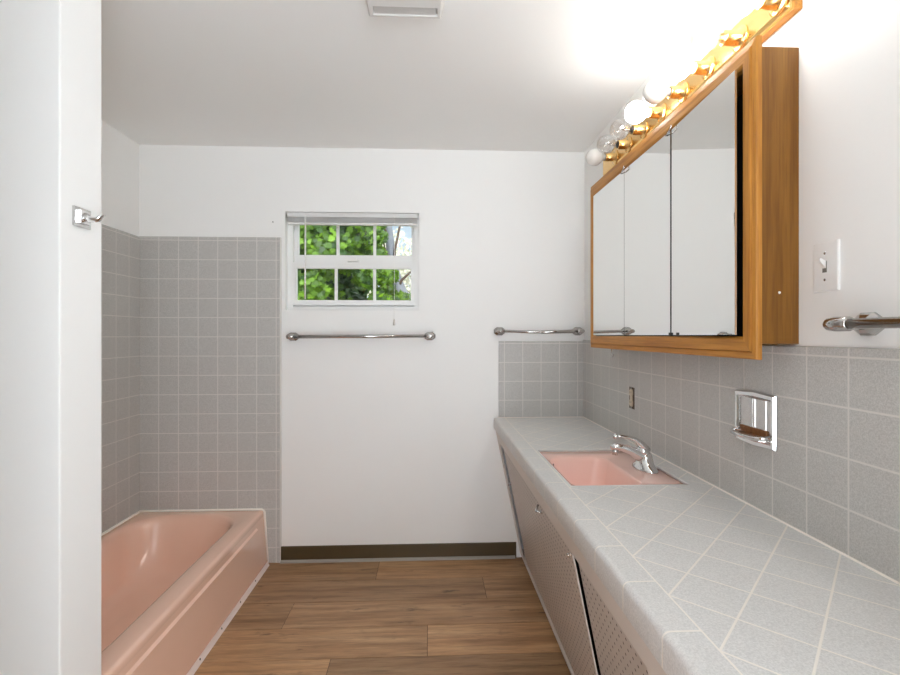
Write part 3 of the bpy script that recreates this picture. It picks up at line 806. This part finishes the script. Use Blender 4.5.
# ------------------------------------------------------------------ outside: ground, trees, background bushes
bm = BM(); box(bm, -16, 12, YB+.3, 26, -.5, -.35)
struct('ground', bm, SOIL, 'yard ground outside the window', 'ground')
MAPLE = [(0,-.5),(.10,-.22),(.42,-.34),(.34,-.08),(.5,.10),(.26,.14),(.30,.36),(.13,.28),(0,.56),(-.13,.28),(-.30,.36),(-.26,.14),(-.5,.10),(-.34,-.08),(-.42,-.34),(-.10,-.22)]
OVAL = [(0,-.5),(.2,-.25),(.26,.05),(.15,.35),(0,.55),(-.15,.35),(-.26,.05),(-.2,-.25)]
def leaves(bm, n, sampler, size, shape, face=None):
    lay = bm.faces.layers.float.get('leafc') or bm.faces.layers.float.new('leafc')
    for i in range(n):
        c = Vector(sampler()); s = size*random.uniform(.6, 1.25)
        nrm = Vector((random.gauss(0,.55), -1+random.gauss(0,.35), random.gauss(.55,.5))).normalized()
        a, b = frame_of(nrm); r = random.uniform(0, 2*PI)
        a, b = a*math.cos(r)+b*math.sin(r), b*math.cos(r)-a*math.sin(r)
        fold = random.uniform(.0, .18)
        f = bm.faces.new([bm.verts.new(c+a*x*s+b*y*s+nrm*abs(x)*s*fold*-1) for x, y in shape])
        f[lay] = min(1, max(0, random.betavariate(.75, 1.0)))
def cluster(cs):
    def f():
        (x, y, z, r) = random.choice(cs)
        v = Vector((random.gauss(0,1), random.gauss(0,1), random.gauss(0,1))).normalized()*r*random.uniform(.5, 1.0)
        return (x+v.x, y+v.y*.8, z+v.z)
    return f
# the nearest tree: broad leaves filling the left and middle panes
tr = thing('leafy_tree', (-1.75, 5.2, -.36), 'bright green broad-leaved tree filling the left window panes', 'tree')
cs = []
for _ in range(64): cs.append((random.uniform(-2.6,-.72), random.uniform(4.7,5.6), random.uniform(1.3,3.2), random.uniform(.12,.30)))
for _ in range(8): cs.append((random.uniform(-.66,-.42), random.uniform(4.8,5.3), random.uniform(1.6,1.95), random.uniform(.08,.16)))
cs += [(-.52, 4.9, 2.30, .08), (-.50, 4.9, 2.12, .07), (-.28, 4.9, 1.66, .08)]
bm = BM(); leaves(bm, 8200, cluster(cs), .082, MAPLE); obj('foliage', bm, LEAF1, tr, recalc=False)['kind'] = 'stuff'
bm = BM(); tube(bm, [(-1.75,5.2,-.36),(-1.72,5.2,1.0),(-1.6,5.25,2.2),(-1.5,5.2,3.2)], [.10,.085,.06,.03], 12)
tube(bm, [(-1.7,5.2,1.3),(-1.2,5.2,1.9),(-.8,5.1,2.3)], [.04,.028,.01], 8); tube(bm, [(-1.7,5.2,.9),(-1.2,5.1,1.3),(-.7,5.0,1.65)], [.04,.025,.01], 8)
obj('trunk', bm, BARK2, tr)
# added dark hedge behind it, shade of the leaf gaps in its colour
hd = thing('hedge', (-2.0, 6.03, -.36), 'dark green hedge added behind the broad-leaved tree', 'hedge')
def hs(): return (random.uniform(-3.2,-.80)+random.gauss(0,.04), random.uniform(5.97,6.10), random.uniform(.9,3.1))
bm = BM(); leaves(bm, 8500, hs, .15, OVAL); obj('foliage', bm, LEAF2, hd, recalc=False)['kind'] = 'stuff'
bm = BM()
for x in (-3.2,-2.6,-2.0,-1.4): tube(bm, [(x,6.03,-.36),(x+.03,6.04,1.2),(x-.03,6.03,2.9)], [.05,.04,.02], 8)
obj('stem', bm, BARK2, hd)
# grey trunk in the right panes
gt = thing('grey_tree', (-.16, 6.6, -.36), 'pale grey tree trunk leaning behind the right window pane', 'tree')
bm = BM(); tube(bm, [(.12,6.6,-.36),(-.06,6.6,.9),(-.33,6.6,1.79),(-.43,6.6,2.03),(-.505,6.6,2.31),(-.565,6.6,2.85),(-.60,6.6,4.2)], [.14,.115,.085,.072,.062,.056,.045], 14)
obj('trunk', bm, BARK, gt)
for pts, r in (([(-.47,6.58,2.30),(-.465,6.54,2.45),(-.385,6.5,2.82),(-.33,6.5,3.3)], .021), ([(-.41,6.57,1.96),(-.37,6.52,2.05),(-.26,6.5,2.15),(.05,6.5,2.42)], .022), ([(-.55,6.56,2.65),(-.68,6.5,2.9),(-.76,6.5,3.3)], .018), ([(-.49,6.56,2.22),(-.60,6.5,2.5),(-.64,6.5,2.9)], .014)):
    bm = BM(); tube(bm, pts, [r, r*.85, r*.7, r*.4][:len(pts)], 8); obj('branch', bm, BARK2, gt)
bm = BM(); leaves(bm, 260, cluster([(-.73,6.45,2.45,.15),(-.71,6.45,2.75,.13),(-.31,6.4,1.76,.10),(-.13,6.4,1.73,.12)]), .09, MAPLE); obj('foliage', bm, LEAF1, gt, recalc=False)['kind'] = 'stuff'
# far pale brush
br = thing('pale_brush', (-.3, 11, -.36), 'pale sunlit brush far behind the grey trunk', 'bush')
bm = BM(); leaves(bm, 7000, lambda: (random.uniform(-2.0,.5), random.uniform(10.6,11.6), random.uniform(.5,3.0)+random.random()**1.6*1.0), .10, OVAL); obj('foliage', bm, LEAF3, br, recalc=False)['kind'] = 'stuff'
bm = BM()
for k in range(14):
    x = -1.6+k*.22+random.uniform(-.08,.08); tube(bm, [(x,11,-.36),(x+random.uniform(-.1,.1),11,1.4),(x+random.uniform(-.25,.25),11,3.1)], [.025,.018,.006], 6)
obj('twig', bm, BARK2, br)

# ------------------------------------------------------------------ world, sun, camera, view
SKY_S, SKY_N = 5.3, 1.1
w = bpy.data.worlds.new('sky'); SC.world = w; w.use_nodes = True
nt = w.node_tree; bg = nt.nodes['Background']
tc = nt.nodes.new('ShaderNodeTexCoord'); nz = nt.nodes.new('ShaderNodeTexNoise'); nz.inputs['Scale'].default_value = 3
rp = nt.nodes.new('ShaderNodeValToRGB'); rp.color_ramp.elements[0].position = .36; rp.color_ramp.elements[0].color = (.60,.81,1,1)
rp.color_ramp.elements[1].position = .52; rp.color_ramp.elements[1].color = (.98,.99,1,1)
nt.links.new(tc.outputs['Generated'], nz.inputs['Vector']); nt.links.new(nz.outputs[0], rp.inputs[0])
# hazy bright sky on the sun's side of the house, plain sky on the window's side
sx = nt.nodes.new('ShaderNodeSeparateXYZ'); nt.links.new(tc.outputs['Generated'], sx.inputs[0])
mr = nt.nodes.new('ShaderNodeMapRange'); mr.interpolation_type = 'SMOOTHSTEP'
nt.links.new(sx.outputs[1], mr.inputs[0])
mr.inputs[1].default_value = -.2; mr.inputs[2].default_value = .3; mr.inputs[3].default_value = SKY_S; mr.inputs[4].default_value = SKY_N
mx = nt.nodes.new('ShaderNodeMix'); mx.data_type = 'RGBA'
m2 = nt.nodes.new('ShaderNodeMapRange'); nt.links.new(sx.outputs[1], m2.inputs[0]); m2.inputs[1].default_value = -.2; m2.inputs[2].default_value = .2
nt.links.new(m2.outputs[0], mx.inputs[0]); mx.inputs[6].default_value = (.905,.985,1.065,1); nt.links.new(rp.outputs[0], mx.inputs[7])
# world brightened below the horizon, added fill to light the ceiling
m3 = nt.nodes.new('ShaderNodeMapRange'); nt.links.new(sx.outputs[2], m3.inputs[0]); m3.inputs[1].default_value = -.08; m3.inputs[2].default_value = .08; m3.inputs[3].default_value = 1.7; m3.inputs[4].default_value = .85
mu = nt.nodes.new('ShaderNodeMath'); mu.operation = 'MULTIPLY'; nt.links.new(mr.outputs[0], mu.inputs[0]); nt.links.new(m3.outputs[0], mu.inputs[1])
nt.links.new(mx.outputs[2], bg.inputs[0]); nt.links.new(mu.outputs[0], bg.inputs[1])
sl = bpy.data.lights.new('sun', 'SUN'); sl.energy = 2.2; sl.angle = .01; sl.color = (1,.95,.85)
so = bpy.data.objects.new('sun', sl); COL.objects.link(so); so.location = (0,-4,8)
so.rotation_euler = Vector((.35,.62,-.85)).to_track_quat('-Z','Y').to_euler()

cam = bpy.data.cameras.new('camera'); co = bpy.data.objects.new('camera', cam); COL.objects.link(co)
cam.sensor_width = 36; cam.lens = 480/900*36; cam.shift_y = -2/900; cam.clip_start = .02
co.location = (0,0,1.3026); co.rotation_euler = (PI/2, 0, -math.atan(21/480)); SC.camera = co
vs_ = SC.view_settings; SC.display_settings.display_device = 'sRGB'
vs_.view_transform = 'Standard'; vs_.look = 'None'; vs_.exposure = 0.07; vs_.gamma = 1; vs_.use_curve_mapping = False
cy = SC.cycles
cy.use_denoising = True; cy.caustics_reflective = False; cy.caustics_refractive = False
cy.sample_clamp_indirect = 6; cy.max_bounces = 14; cy.diffuse_bounces = 10; cy.transparent_max_bounces = 16; cy.glossy_bounces = 5
